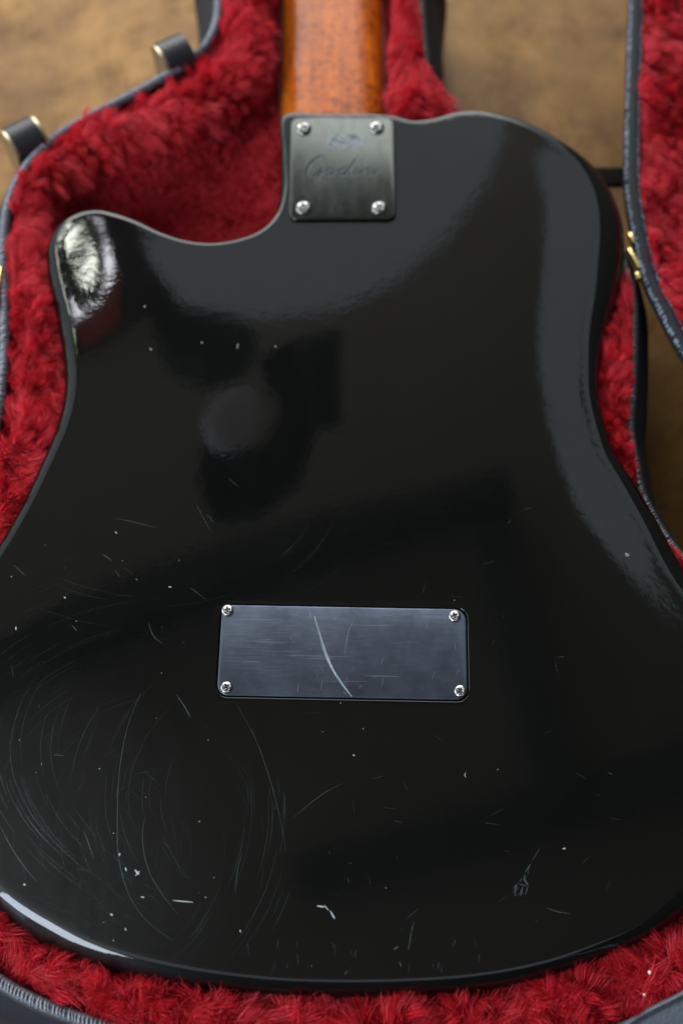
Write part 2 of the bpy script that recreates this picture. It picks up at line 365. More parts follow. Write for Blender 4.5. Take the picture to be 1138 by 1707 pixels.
def plate(name, w_, h_, r, z0, z1, edge, m, parent, c, a, steps=5):
    base_ = rrect(w_, h_, r, 8); N_ = normals2(base_)
    rg = [np.column_stack([rot2(base_, a, c), np.full(len(base_), z0)])]
    for u in np.linspace(0, math.pi / 2, steps):
        rg.append(np.column_stack([rot2(base_ - N_ * edge * (1 - math.cos(u)), a, c), np.full(len(base_), z1 - edge * (1 - math.sin(u)))]))
    V, F = rings_mesh(rg, True, False, True)
    V = list(V)
    bm = bmesh.new(); vs = [bm.verts.new(v) for v in V]
    for f in F: bm.faces.new([vs[i] for i in f])
    return bm_obj(name, bm, m, parent)
cover = plate('control_cover', cov_w - 0.0022, cov_h - 0.0022, 0.0050, ZB - 0.002, ZB - 0.0001, 0.0003, M_cover, guitar, cov_c, cov_a)
cover['label'] = 'brushed blue-grey rectangular cover plate with a long curved scratch'
npc = np.array([at(*p, ZB + .0012)[:2] for p in ((485, 197), (655, 197), (656, 366), (487, 367))])
np_c = npc.mean(0); np_w = abs(npc[1][0] - npc[0][0]); np_h = abs(npc[0][1] - npc[3][1])
nplate = plate('neck_plate', np_w + .001, np_h, 0.0048, ZB - 0.0004, ZB + 0.0016, 0.0008, M_plate, guitar, np_c, 0.0)
nplate['label'] = 'satin dark metal neck plate with engraved script and a scraped rectangle'

def screw_mesh(R, dome, cross, name):
    nr, na = 16, 64; V = [(0, 0, dome - cross * 1.0)]; F = []
    for i in range(1, nr + 1):
        r = i / nr
        for k in range(na):
            a = 2 * math.pi * k / na; x, y = r * math.cos(a), r * math.sin(a)
            z = dome * math.sqrt(max(0, 1 - (r * 0.97) ** 2)) if r < 0.999 else -0.0002
            arm = min(abs(x), abs(y)); ext = max(abs(x), abs(y))
            dpt = max(0, min(1, (0.17 - arm) / 0.07)) * max(0, min(1, (0.56 - ext) / 0.16))
            V.append((x * R, y * R, z - cross * dpt))
    for k in range(na): F.append((0, 1 + k, 1 + (k + 1) % na))
    for i in range(nr - 1):
        for k in range(na):
            a = 1 + i * na + k; b = 1 + i * na + (k + 1) % na; F.append((a, a + na, b + na, b))
    me = bpy.data.meshes.new(name); me.from_pydata(V, [], F); me.polygons.foreach_set('use_smooth', [True] * len(F)); return me
sm_big = screw_mesh(0.0040, 0.0017, 0.0015, 'oval_head'); sm_big.materials.append(M_chrome)
sm_small = screw_mesh(0.00265, 0.0010, 0.0011, 'small_head'); sm_small.materials.append(M_steel)
def add_screw(me, px, py, z, rz, parent, tilt=(0, 0)):
    o = bpy.data.objects.new('screw', me); C.objects.link(o)
    o.parent = parent; o.matrix_parent_inverse = parent_inv(parent)
    o.location = at(px, py, z); o.rotation_euler = (tilt[0], tilt[1], rz); return o
for px, py, rz in ((506, 215, .5), (627.5, 214, 1.0), (506, 347, .3), (632, 347, .75)):
    add_screw(sm_big, px, py, ZB + .0016, rz, nplate, (random.uniform(-.06, .06), random.uniform(-.06, .06)))
for px, py, rz in ((379.5, 1017.5, .15), (757.5, 1027, .4), (378, 1146, .55), (767, 1152, .8)):
    add_screw(sm_small, px, py, ZB - .0001, rz, cover, (random.uniform(-.08, .08), random.uniform(-.08, .08)))

# strokes: flat hairlines lying on a surface
def strokes(name, lines, z, m, parent, closed=False, kind='stuff'):
    V, F = [], []
    for pts, wd in lines:
        P = np.array([at(a, b, z)[:2] for a, b in pts])
        if len(P) > 2: P = spline(P, max(8, 6 * len(P)), False)
        else: P = np.array([P[0] * (1 - t) + P[1] * t for t in (0, .3, .7, 1)])
        N_ = normals2(P, False); m_ = len(P); b = len(V)
        for i in range(m_):
            t = i / (m_ - 1); h = wd * .0005 * (0.15 + 0.85 * math.sin(math.pi * min(max(t, .04), .96)) ** .7) * random.uniform(.75, 1.1)
            zz = z + (0 if not callable(height_at) else height_at(P[i]))
            V.append((*(P[i] + N_[i] * h), zz)); V.append((*(P[i] - N_[i] * h), zz))
            if i: F.append((b + 2 * i - 2, b + 2 * i - 1, b + 2 * i + 1, b + 2 * i))
    return mesh_obj(name, V, F, m, parent, False, kind)
_kd = kdtree.KDTree(len(V2))
for i, p in enumerate(V2): _kd.insert((p[0], p[1], 0), i)
_kd.balance()
def height_at(p):
    r = _kd.find_n((p[0], p[1], 0), 3); wsum = sum(1 / (q[2] + 1e-5) for q in r); return float(sum(zs[q[1]] / (q[2] + 1e-5) for q in r) / wsum)
SF, SL, SB = [], [], []
SL += [([(235,1155),(212,1215),(199,1290),(196,1365),(197,1420),(206,1465),(222,1505),(250,1540),(290,1568)], .22),
 ([(243,1360),(238,1385),(240,1420),(250,1455),(270,1490),(295,1522)], .22), ([(297,1163),(308,1178),(317,1197)], .28),
 ([(372,1165),(392,1215),(415,1280),(435,1350),(443,1420),(445,1470)], .18), ([(395,1175),(425,1230),(450,1300),(470,1380),(476,1420)], .16),
 ([(140,1385),(150,1412),(156,1430)], .3), ([(0,1375),(15,1405),(35,1437),(62,1470)], .3), ([(64,1378),(67,1395),(60,1430),(58,1480),(66,1530),(82,1550)], .2),
 ([(403,1425),(396,1450),(392,1490)], .2), ([(490,1362),(510,1345),(540,1322),(572,1305)], .18), ([(172,924),(186,934)], .35), ([(24,942),(42,959)], .28), ([(192,863),(230,872),(262,880)], .22),
 ([(318,980),(342,998)], .25), ([(248,1038),(256,1060),(270,1072)], .25), ([(120,1042),(129,1052)], .35), ([(295,1158),(310,1182),(318,1195)], .25), ([(346,858),(357,872)], .22), ([(326,838),(348,880),(352,886)], .15),
 ([(192,950),(200,962)], .2), ([(908,1512),(926,1519),(950,1523)], .25), ([(620,1660),(628,1648)], .5), ([(690,1535),(684,1560),(681,1583)], .25), ([(655,1583),(664,1578)], .4),
 ([(1012,1288),(1020,1291)], .3), ([(398,812),(380,796)], .15), ([(928,1096),(941,1094)], .2), ([(90,1258),(108,1260)], .3)]
SB += [([(288,1501),(322,1504)], .45), ([(521,1020),(524,1022)], .4), ([(336,570),(337,572)], .6), ([(458,577),(460,578)], .6), ([(395,582),(397,572)], .3),
 ([(250,580),(253,584)], .4), ([(241,510),(242,512)], .7), ([(225,1450),(232,1458)], .9), ([(233,1452),(226,1460)], .6), ([(200,1422),(199,1427)], .6), ([(209,1446),(211,1452)], .6),
 ([(528,1510),(540,1512)], .7), ([(550,1518),(558,1532)], .7), ([(540,1509),(548,1518)], .4), ([(184,1523),(188,1526)], .8), ([(39,1474),(43,1475)], .8), ([(235,1495),(241,1496)], .5),
 ([(1042,921),(1048,925)], .5), ([(1041,922),(1044,926),(1048,925)], .3), ([(937,1415),(942,1414)], .6), ([(776,1288),(774,1292),(776,1296)], .3), ([(588,1258),(591,1260)], .6),
 ([(281,978),(286,979)], .5), ([(192,886),(195,889)], .5), ([(27,1044),(27,1050)], .6), ([(107,995),(110,997)], .5), ([(400,1550),(401,1554)],.5), ([(209,1547),(210,1551)],.5)]
def arcs(cx, cy, rx, ry, a0, a1, nn, jr, out, wd):
    for _ in range(nn):
        s = 1 + random.uniform(-jr, jr); a = random.uniform(a0, a1); da = random.uniform(.1, .5)
        out.append(([(cx + rx * s * math.cos(a + da * t), cy + ry * s * math.sin(a + da * t)) for t in (0, .33, .66, 1)], wd * random.uniform(.5, 1.2)))
arcs(520, 1330, 330, 260, 2.3, 3.5, 26, .28, SF, .18)
arcs(640, 1250, 640, 360, 2.4, 3.2, 24, .16, SF, .22)
arcs(640, 1250, 650, 345, 2.45, 2.95, 14, .06, SF, .3)
arcs(160, 1350, 300, 330, -.6, .4, 16, .2, SF, .2)
arcs(250, 800, 380, 260, .3, 1.9, 12, .3, SF, .15)
arcs(300, 1400, 330, 300, 1.6, 4.2, 170, .75, SF, .1)
arcs(120, 1420, 220, 200, -1, 2.2, 90, .6, SF, .1)
for _ in range(60):
    a = random.uniform(0, math.pi); x = random.uniform(5, 1040); y = random.uniform(800, 1600); L_ = random.uniform(4, 30)
    SF.append(([(x, y), (x + L_ * math.cos(a), y + L_ * math.sin(a))], random.uniform(.12, .3)))
for _ in range(34):                                     # upright scuffs above the end strap area
    x = random.uniform(390, 800); y = random.uniform(1560, 1640); SF.append(([(x, y), (x + random.uniform(-3, 3), y + random.uniform(6, 22))], random.uniform(.15, .4)))
for _ in range(7):
    x = random.uniform(380, 760); y = random.uniform(1600, 1640); SL.append(([(x, y), (x + random.uniform(-4, 4), y + random.uniform(3, 9))], random.uniform(.2, .5)))
for _ in range(34):
    x = random.uniform(10, 1080) if random.random() < .3 else random.uniform(10, 420); y = random.uniform(860, 1580)
    SB.append(([(x, y), (x + random.uniform(-2, 2), y + random.uniform(-2, 2))], random.uniform(.15, .38)))
for k in range(14):                                     # the scuff mark at the lower right
    t = random.random(); x = 886 - 28 * t + random.uniform(-7, 7) * (t + .1); y = 1440 + 50 * t + random.uniform(-4, 4)
    SL.append(([(x, y), (x - random.uniform(1, 4), y + random.uniform(4, 9))], random.uniform(.12, .25)))
SL += [([(861,1474),(856,1490)], .45), ([(863,1473),(878,1477)], .35), ([(871,1478),(867,1494)], .45), ([(879,1478),(875,1492)], .35), ([(872,1464),(880,1476)], .6), ([(884,1440),(874,1455)], .35), ([(900,1412),(886,1436)], .2)]
inside = lambda L: [l for l in L if min(sdist(np.array([at(a, b, ZB)[:2] for a, b in l[0]]), OUT)[0]) > 0.006 and max(sdist(np.array([at(a, b, ZB)[:2] for a, b in l[0]]), HOLE)[0]) < -0.001]
strokes('hairline_scratches', inside(SF), ZB + .00005, M_sc[0], body)
strokes('scratches', inside(SL), ZB + .00008, M_sc[1], body)
strokes('chips', inside(SB), ZB + .00011, M_sc[2], body)
_h = height_at; height_at = lambda p: 0
zc = ZB - .00006
M_csc = scratch_mat('cover_scratch', (0.34, 0.42, 0.5), 0.6); M_cs2 = scratch_mat('cover_hairline', (0.34, 0.42, 0.52), 0.16)
strokes('cover_scratch', [([(524,1027),(531,1052),(541,1085),(554,1115),(570,1140),(586,1161)], 1.1), ([(526,1034),(530,1050),(538,1078),(546,1098)], .5), ([(560,1124),(566,1136),(580,1155)], .45)], zc, M_csc, cover)
strokes('cover_hairlines', [([(516,1018),(518,1030)], .7), ([(588,1035),(580,1055),(574,1095)], .4), ([(572,1152),(578,1160)], .5)] +
        [([(x, y), (x + L_, y + L_ * .012)], random.uniform(.15, .4)) for x, y, L_ in [(random.uniform(372, 690), random.uniform(1025, 1155), random.uniform(15, 80)) for _ in range(14)]] +
        [([(x, y), (x + random.uniform(-8, 8), y + random.uniform(6, 20))], random.uniform(.12, .3)) for x, y in [(random.uniform(372, 770), random.uniform(1020, 1145)) for _ in range(26)]], zc, M_cs2, cover)
zp = ZB + .00165
M_ink = scratch_mat('engraving', (0.006, 0.007, 0.007), 0.92); _i = M_ink.node_tree.nodes['Principled BSDF']; _i.inputs['Specular IOR Level'].default_value = 0; _i.inputs['Roughness'].default_value = 1
M_edge_glint = scratch_mat('engraving_glint', (0.5, 0.55, 0.6), 0.18); M_scr = scratch_mat('scraped_metal', (0.32, 0.37, 0.42), 0.5)
GOD = [([(541,268),(540,261),(534,260),(524,266),(515,276),(512,286),(514,293),(521,294),(530,288),(538,279)], 1.5), ([(538,279),(535,289),(530,299),(525,303),(523,298),(532,291),(543,286)], 1.1),
 ([(552,280),(546,282),(543,288),(547,292),(554,289),(558,283),(552,280),(560,283),(567,282)], 1.1), ([(581,281),(574,279),(567,284),(566,290),(573,291),(581,283),(590,268),(596,259)], 1.1), ([(590,268),(583,283),(584,290),(591,287)], 1.1),
 ([(597,279),(592,287),(595,291),(602,286)], 1.1), ([(602,268),(603.5,269)], 1.5), ([(606,279),(602,291)], 1.1), ([(603,288),(610,281),(616,279),(616,284),(614,290),(621,290),(630,283)], 1.1)]
strokes('engraved_script', GOD, zp, M_ink, nplate, kind=None)
strokes('script_glint', [([(a + 1.0, b + 1.3) for a, b in l], w_ * .6) for l, w_ in GOD], zp + .00003, M_edge_glint, nplate)  # pale strokes shifted to one side, painted as the groove's lit edge
scr = []
for _ in range(230):
    x = random.uniform(546, 604); y = random.uniform(222, 246)
    a = random.choice((0.1, 2.6, 0.6)) + random.uniform(-.25, .25); L_ = random.uniform(4, 16)
    xa, ya = x - L_ / 2 * math.cos(a), y - L_ / 2 * math.sin(a) * .8; xb, yb = x + L_ / 2 * math.cos(a), y + L_ / 2 * math.sin(a) * .8
    cl = lambda v, lo, hi: min(max(v, lo), hi)
    scr.append(([(cl(xa, 545, 607), cl(ya, 221, 247)), (cl(xb, 545, 606), cl(yb, 221, 247))], random.uniform(.3, .8)))
strokes('scraped_patch', scr, zp + .00006, M_scr, nplate)
height_at = _h

# neck: set below the back, D-shaped with a flat back near the heel
zn = ZB - 0.027
secs = []
for py in np.linspace(215, -130, 24):
    yl = at(569, py, zn)[1]; f = (215 - py) / 345
    xl = at(466.5 + 3.5 * f, py, zn - .009)[0]; xr = at(640.5 - 4 * f, py, zn - .009)[0]
    c_, hw = (xl + xr) / 2, (xr - xl) / 2; row = []
    for k in range(41):
        a = math.pi * k / 40; cx, sx_ = math.cos(a), math.sin(a); e = 2 / (3.6 - .9 * f)
        x = c_ - hw * abs(cx) ** (e) * (1 if cx >= 0 else -1); z = zn - .017 + .017 * abs(sx_) ** (e)
        row.append((x, yl, z))
    row = [(row[0][0], yl, zn - .019)] + row + [(row[-1][0], yl, zn - .019)]
    secs.append(np.array(row))
V, F = rings_mesh(secs, False, True, True)
neck = mesh_obj('neck', V, F, M_wood, guitar)
bm = bmesh.new()
a_ = at(466, 215, zn - .019); b_ = at(641, 215, zn - .019); c2 = at(638, -130, zn - .019); d2 = at(470, -130, zn - .019)
lo = [bm.verts.new((p[0], p[1], zn - .0255)) for p in (a_, b_, c2, d2)]; hi_ = [bm.verts.new((p[0], p[1], zn - .0193)) for p in (a_, b_, c2, d2)]
bm.faces.new(lo[::-1]); bm.faces.new(hi_)
for i in range(4): bm.faces.new((lo[i], lo[(i + 1) % 4], hi_[(i + 1) % 4], hi_[i]))
bm_obj('fingerboard', bm, M_fret, guitar, bevel=.0006)

# ------------------------------------------------------------------ table
bm = bmesh.new(); s_ = 1.6
for x, y in ((-s_, -1.2), (s_, -1.2), (s_, 2.6), (-s_, 2.6)): bm.verts.new((x, y, 0))
bm.verts.ensure_lookup_table(); f = bm.faces.new(bm.verts); ex = bmesh.ops.extrude_face_region(bm, geom=[f])
for v in [g for g in ex['geom'] if isinstance(g, bmesh.types.BMVert)]: v.co.z -= .04
tb = bm_obj('tabletop', bm, M_table, None, smooth=False); tb['kind'] = 'structure'

# ------------------------------------------------------------------ case
case = thing('guitar_case', (0, 0.2, 0), 'open black guitar case lined with long red plush, its lid folded out to the right', 'guitar case')
ZR = ZB - 0.006
RI = [(374,-140),(374,-60),(373,0),(368,38),(350,74),(316,106),(268,135),(213,165),(158,193),(108,222),(72,252),(44,287),(26,325),(17,365),(14,420),(16,500),(16,590),(11,640),(2,700),(-30,790),(-85,900),(-140,1020),(-175,1180),(-170,1350),
 (-125,1490),(-65,1570),(0,1621),(60,1655),(130,1683),(210,1707),(330,1737),(450,1757),(600,1767),(750,1757),(880,1738),(990,1715),(1080,1685),(1160,1645),(1230,1590),(1300,1500),(1340,1350),(1330,1210),(1280,1090),(1210,1000),(1130,910),(1104,876),
 (1085,843),(1066,804),(1055,753),(1046,694),(1049,635),(1052,537),(1050,470),(1030,395),(995,335),(940,275),(870,228),(810,200),(782,186),(730,132),(703,94),(699,60),(694,0),(692,-60),(692,-140)]
RIMI = spline(ats(RI, ZR), 1000)[:, :2]; NR = normals2(RIMI)
def sweep(ri, nr, prof, name, m, parent, closed=True):
    V, F = rings_mesh([np.column_stack([ri + nr * d, np.zeros(len(ri)) + zz]) for d, zz in prof], closed)
    return mesh_obj(name, V, F, m, parent)
def bead(z, wd, top_r): return [(0, z - .012), (0, z - .003)] + [(wd / 2 - wd / 2 * math.cos(math.radians(a)), z - .003 + top_r * math.sin(math.radians(a))) for a in range(0, 181, 20)] + [(wd, z - .007), (wd - .001, z - .009)]
WDR = .0060
_k = np.clip((RIMI[:, 0] - .01) / .02, 0, 1) * np.clip((RIMI[:, 1] - .19) / .05, 0, 1)      # the rim dips beside the neck and the right bout
ZRA = ZR - .011 * _k
shell = sweep(RIMI, NR, [(WDR - .0012, ZRA - .006), (WDR + .002, ZRA - .0085), (WDR + .008, ZRA - .02), (WDR + .012, ZRA - .045), (WDR + .012, .01), (WDR + .008, .002)], 'shell', M_vinyl, case)
binding = sweep(RIMI, NR, bead(ZRA, WDR, .0026), 'binding', M_welt, case)
# overcast stitches over the binding: short fat threads across it
def stitches(ri, nr, z, d0, d1, pitch, rad, name, parent, lift=.0026, fp=(-60, 1200, -60, 1790), m=None, wd_=.0060):
    L = np.concatenate([[0], np.cumsum(np.linalg.norm(np.roll(ri, -1, 0) - ri, axis=1))]); tot = L[-1]
    S = np.arange(0, tot, pitch); V, F = [], []
    X = np.append(ri[:, 0], ri[0, 0]); Y = np.append(ri[:, 1], ri[0, 1])
    for s in S:
        s += random.uniform(-.25, .25) * pitch
        p = np.array([np.interp(s, L, X), np.interp(s, L, Y)]); k = min(int(np.searchsorted(L, s)), len(ri) - 1); nn = nr[k]; tt = np.array([-nn[1], nn[0]])
        q = proj(p[0], p[1], ZR)
        if not (fp[0] < q[0] < fp[1] and fp[2] < q[1] < fp[3]): continue
        sl = .35 + random.uniform(-.15, .15); b = len(V); dd0 = d0 + random.uniform(-.0003, .0003); dd1 = d1 + random.uniform(-.0003, .0003); rr = rad * random.uniform(.7, 1.15)
        for i in range(5):
            t = i / 4; d = dd0 + (dd1 - dd0) * t; h = (z if np.isscalar(z) else z[k]) - .003 + lift * math.sin(math.pi * min(max((d + .0001) / wd_, 0.02), .98)) + rr * (.4 + .5 * math.sin(math.pi * t))
            c = p + nn * d + tt * sl * (d - (d0 + d1) / 2)
            sc_ = .55 + .45 * math.sin(math.pi * t)
            for j in range(6):
                a = 2 * math.pi * j / 6; V.append((*(c + tt * math.cos(a) * rr * sc_), h + math.sin(a) * rr * sc_))
        for i in range(4):
            for j in range(6): F.append((b + i * 6 + j, b + i * 6 + (j + 1) % 6, b + (i + 1) * 6 + (j + 1) % 6, b + (i + 1) * 6 + j))
        F.append(tuple(b + j for j in range(5, -1, -1))); F.append(tuple(b + 24 + j for j in range(6)))
    return mesh_obj(name, V, F, m or M_thread, parent, True, 'stuff')
def proj(x, y, z):
    c, s = math.cos(TILT), math.sin(TILT); zz = z - ZB - H
    yc = y * c + zz * s; dc = -(-y * s + zz * c)
    return 569 + FPX * x / dc, 853.5 - FPX * yc / dc
stitches(RIMI, NR, ZRA, .0004, .0056, .0016, .0006, 'binding_stitches', binding)

# plush lining: a height field - a fat roll along the rim, the hollow cut for the guitar, the floor
HOL = [(70,470),(60,400),(66,345),(98,296),(158,264),(225,240),(290,215),(350,182),(400,142),(424,105),(434,75),(430,40),(428,-30),(430,-160),(684,-160),(682,-60),(672,60),(655,190),(640,300),(450,420),(200,440),(130,480)]
HOLP = spline(ats(HOL, ZB - .012), 300)[:, :2]
BIG = OUT + NO * 0.0015
_lo = RIMI.min(0) - .01; _hi = RIMI.max(0) + .01
f_rim = Field(RIMI, _lo, _hi); f_out = Field(OUT, _lo, _hi); f_hol = Field(HOLP, _lo, _hi)
def lin_h(Q):
    dr, _ = f_rim(Q); sb = f_out(Q)[0] + .0015; shh, _ = f_hol(Q)
    s = np.maximum(sb, shh)
    t = np.clip((s + .002) / .009, 0, 1); t = t * t * (3 - 2 * t)
    roll = -0.0022 * np.clip(1 - dr / .010, 0, 1) ** 2
    nz = np.array([noise.fractal(Vector((x * 45, y * 45, 1.7)), 1, 2, 4) for x, y in Q])
    edge = np.clip(dr / .008, 0, 1)
    top = ZB - .0125 + roll + .003 * nz * edge
    top = top + .0045 * np.exp(-((shh + .011) / .007) ** 2) * np.clip((-sb) / .01, 0, 1)
    bot = ZB - .048 + .0035 * nz
    return top * (1 - t) + bot * t, dr, s
g = .0022
X_ = np.arange(-.205, .205, g); Y_ = np.arange(RIMI[:, 1].min() - g, RIMI[:, 1].max() + g, g)
gx, gy = np.meshgrid(X_, Y_); Q = np.column_stack([gx.ravel(), gy.ravel()])
zL, dR, sC = lin_h(Q)
ok = dR > -.003; W_ = len(X_); F = []
okg = ok.reshape(gx.shape)
for j in range(len(Y_) - 1):
    for i in range(W_ - 1):
        if okg[j, i] and okg[j, i + 1] and okg[j + 1, i] and okg[j + 1, i + 1]: F.append((j * W_ + i, j * W_ + i + 1, (j + 1) * W_ + i + 1, (j + 1) * W_ + i))
used = np.zeros(len(Q), bool); used[np.array(F).ravel()] = True; mp_ = np.cumsum(used) - 1
VL = np.column_stack([Q, zL])[used]; FL = mp_[np.array(F)]
lining = mesh_obj('lining', VL, FL, M_back, case)

def fur(name, V, F, density, length, lean_fn, parent, cull=None, clump=.0023, rad=.00008, seed=3, len_fn=None, curl=.35):
    r = np.random.default_rng(seed)
    a, b, c, d = (V[F[:, k]] for k in range(4))
    n_ = np.cross(c - a, d - b); ar = np.linalg.norm(n_, axis=1) / 2; n_ = n_ / (2 * ar[:, None]); n_[n_[:, 2] < 0] *= -1
    cen = (a + b + c + d) / 4
    pr = np.array([proj(*p) for p in cen]); vis = (pr[:, 0] > -90) & (pr[:, 0] < 1230) & (pr[:, 1] > -110) & (pr[:, 1] < 1830)
    if cull is not None: vis &= cull(cen)
    ids = np.where(vis)[0]; wts = ar[ids] / ar[ids].sum()
    N = int(ar[ids].sum() * density); f = r.choice(ids, N, p=wts)
    u, v = r.random(N), r.random(N)
    base = (a[f] * (1 - u)[:, None] + b[f] * u[:, None]) * (1 - v)[:, None] + (d[f] * (1 - u)[:, None] + c[f] * u[:, None]) * v[:, None]
    nn = n_[f]
    nc = max(1, int(ar[ids].sum() / clump ** 2)); ci = r.choice(N, nc, replace=False)
    k = kdtree.KDTree(nc)
    for i, q in enumerate(base[ci]): k.insert(q, i)
    k.balance(); own = np.array([k.find(q)[1] for q in base])
    def lean(P):                                       # combed field plus tuft-sized disorder
        L = lean_fn(P)
        w1 = np.array([noise.noise_vector(Vector(p) * 48) for p in P]); w2 = np.array([noise.noise_vector(Vector(p) * 170 + Vector((5, 5, 5))) for p in P])
        return L + 1.3 * w1 + .45 * w2
    cd_ = nn[ci] * .42 + lean(base[ci]) + r.normal(0, .22, (nc, 3)); cd_ /= np.linalg.norm(cd_, axis=1)[:, None]
    cd_[:, 2] = np.maximum(cd_[:, 2], nn[ci][:, 2] * .12); 
    Lc = length * r.uniform(.75, 1.2, nc)
    if len_fn is not None: Lc = Lc * len_fn(base[ci])
    sd = nn * .9 + 0; sd = cd_[own] * .8 + nn * .2 + r.normal(0, .22, (N, 3)); sd /= np.linalg.norm(sd, axis=1)[:, None]
    Ls = Lc[own] * r.uniform(.7, 1.08, N)
    K = 6; T = np.linspace(0, 1, K)
    bend = r.normal(0, curl, (nc, 3)); ph = r.uniform(0, 6.28, nc)
    P = np.empty((N, K, 3))
    tight = r.uniform(.1, .75, nc)[own]
    for j, t in enumerate(T):
        s = base + sd * (Ls * t)[:, None] + bend[own] * (Ls * t * t * .5)[:, None]
        cc = base[ci][own] + cd_[own] * (Lc[own] * t)[:, None] + bend[own] * (Lc[own] * t * t * .5)[:, None]
        m = (tight * t ** 1.3 * .8)[:, None]
        P[:, j] = s * (1 - m) + cc * m
        P[:, j, 2] -= .0016 * t * t * (length / .01)
    P[:, 1:] += r.normal(0, length * .012, (N, K - 1, 3))
    # keep the pile off the guitar's back: strands reaching over it are laid against its edge
    tip = P[:, -1]; din, _ = f_out(tip[:, :2]); rin = f_rim(tip[:, :2])[0] if 'lid' not in name else np.ones(len(tip))
    bad = (din > .0015 + r.random(N) ** 3 * .003) & (tip[:, 2] > ZB - .03)
    bad |= rin < -.0015 * (1 + r.random(N) ** 2)
    keep = ~bad; P = P[keep]; N = len(P)
    cu = bpy.data.hair_curves.new(name); cu.add_curves([K] * N)
    cu.points.foreach_set('position', P.reshape(-1).astype(np.float32))
    rr = rad * np.array([1, 1, .95, .85, .6, .2]); ra_ = (r.uniform(.6, 1.7, N)[:, None] * rr[None]).reshape(-1).astype(np.float32)
    cu.points.foreach_set('radius', ra_)
    cu.materials.append(M_fur)
    o = bpy.data.objects.new(name, cu); C.objects.link(o); o.parent = parent; o.matrix_parent_inverse = parent_inv(parent)
    o['kind'] = 'stuff'; print(name, N)
    return o
def lean_case(P):
    d, k = f_rim(P[:, :2]); inw = -NR[k]; L = np.zeros((len(P), 3)); L[:, :2] = inw * .35
    nearneck = (P[:, 1] > at(0, 215, ZB)[1]) & (P[:, 0] > .02)
    tdir = np.column_stack([-NR[k][:, 1], NR[k][:, 0]])
    L[nearneck, :2] += tdir[nearneck] * -1.2
    return L
def cullc(cen):
    s, _ = f_out(cen[:, :2]); return s < -.0005
def lenf(P):
    deep = np.clip((ZB - .016 - P[:, 2]) / .014, 0, 1); fore = np.clip((.12 - P[:, 1]) / .05, 0, 1); side = np.clip((-.10 - P[:, 0]) / .03, 0, 1) * np.clip((.33 - P[:, 1]) / .05, 0, 1); return (1 + .25 * np.maximum(fore, side)) * (1 - .66 * deep)
fur('plush_pile', VL, FL, 7.5e6, .0105, lean_case, lining, cullc, len_fn=lenf)

# latches
def latch(px, py, ang, sc_=1.0, lab=None):
    o = bpy.data.objects.new('latch', None); C.objects.link(o); o.parent = case
    return o
def boxb(bm, cx, cy, cz, sx, sy, sz, rz=0, M=None):
    r = bmesh.ops.create_cube(bm, size=1); vs = r['verts']
    for v in vs: v.co = Vector((v.co.x * sx, v.co.y * sy, v.co.z * sz))
    mt = Matrix.Translation((cx, cy, cz)) @ Matrix.Rotation(rz, 4, 'Z')
    for v in vs: v.co = mt @ v.co
    return vs
def make_latch(px, py, tang, sides=(-1,), size=1.0):
    """rubber-covered draw latch: rounded handle outside the rim, nickel side plates"""
    z = ZR - .002; x, y, _ = at(px, py, z); M = Matrix.Translation((x, y, z)) @ Matrix.Rotation(tang, 4, 'Z')
    bm = bmesh.new(); prof = []
    for a in range(-20, 201, 20): prof.append((.0105 * math.cos(math.radians(a)), .0085 * math.sin(math.radians(a))))
    prof += [(-.009, -.03), (.006, -.03)]
    L2 = .0074 * size; m_ = len(prof)
    A = [bm.verts.new(M @ Vector((-L2, p, q))) for p, q in prof]; B = [bm.verts.new(M @ Vector((L2, p, q))) for p, q in prof]
    for i in range(m_): bm.faces.new((A[i], A[(i + 1) % m_], B[(i + 1) % m_], B[i]))
    bm.faces.new(A[::-1]); bm.faces.new(B)
    body_ = bm_obj('latch', bm, M_rub, case, bevel=.0024)
    body_['label'] = 'black rounded latch with a pale metal side plate'
    for s in sides:
        bm = bmesh.new(); r_ = [(p * .93, q * .9 if q > -.02 else q * .7) for p, q in prof]
        x0_ = s * (L2 + .0002); x1_ = s * (L2 + .0018)
        A = [bm.verts.new(M @ Vector((x0_, p, q))) for p, q in r_]; B = [bm.verts.new(M @ Vector((x1_, p, q))) for p, q in r_]
        for i in range(len(r_)): bm.faces.new((A[i], A[(i + 1) % m_], B[(i + 1) % m_], B[i]))
        bm.faces.new(A[::-1]); bm.faces.new(B)
        bm_obj('latch_plate', bm, M_pale, body_, bevel=.0003, seg=2)
make_latch(292, 92, math.radians(31)); make_latch(42, 232, math.radians(34), (-1, 1))
# brass draw latch at the left edge
bm = bmesh.new(); x, y, z = at(-3, 492, ZR - .004); boxb(bm, x, y, z, .004, .026, .012)
boxb(bm, x - .004, y, z - .006, .005, .018, .016)
o = bm_obj('side_latch', bm, M_brass, case, bevel=.0008); o['label'] = 'brass latch on the left side of the case'
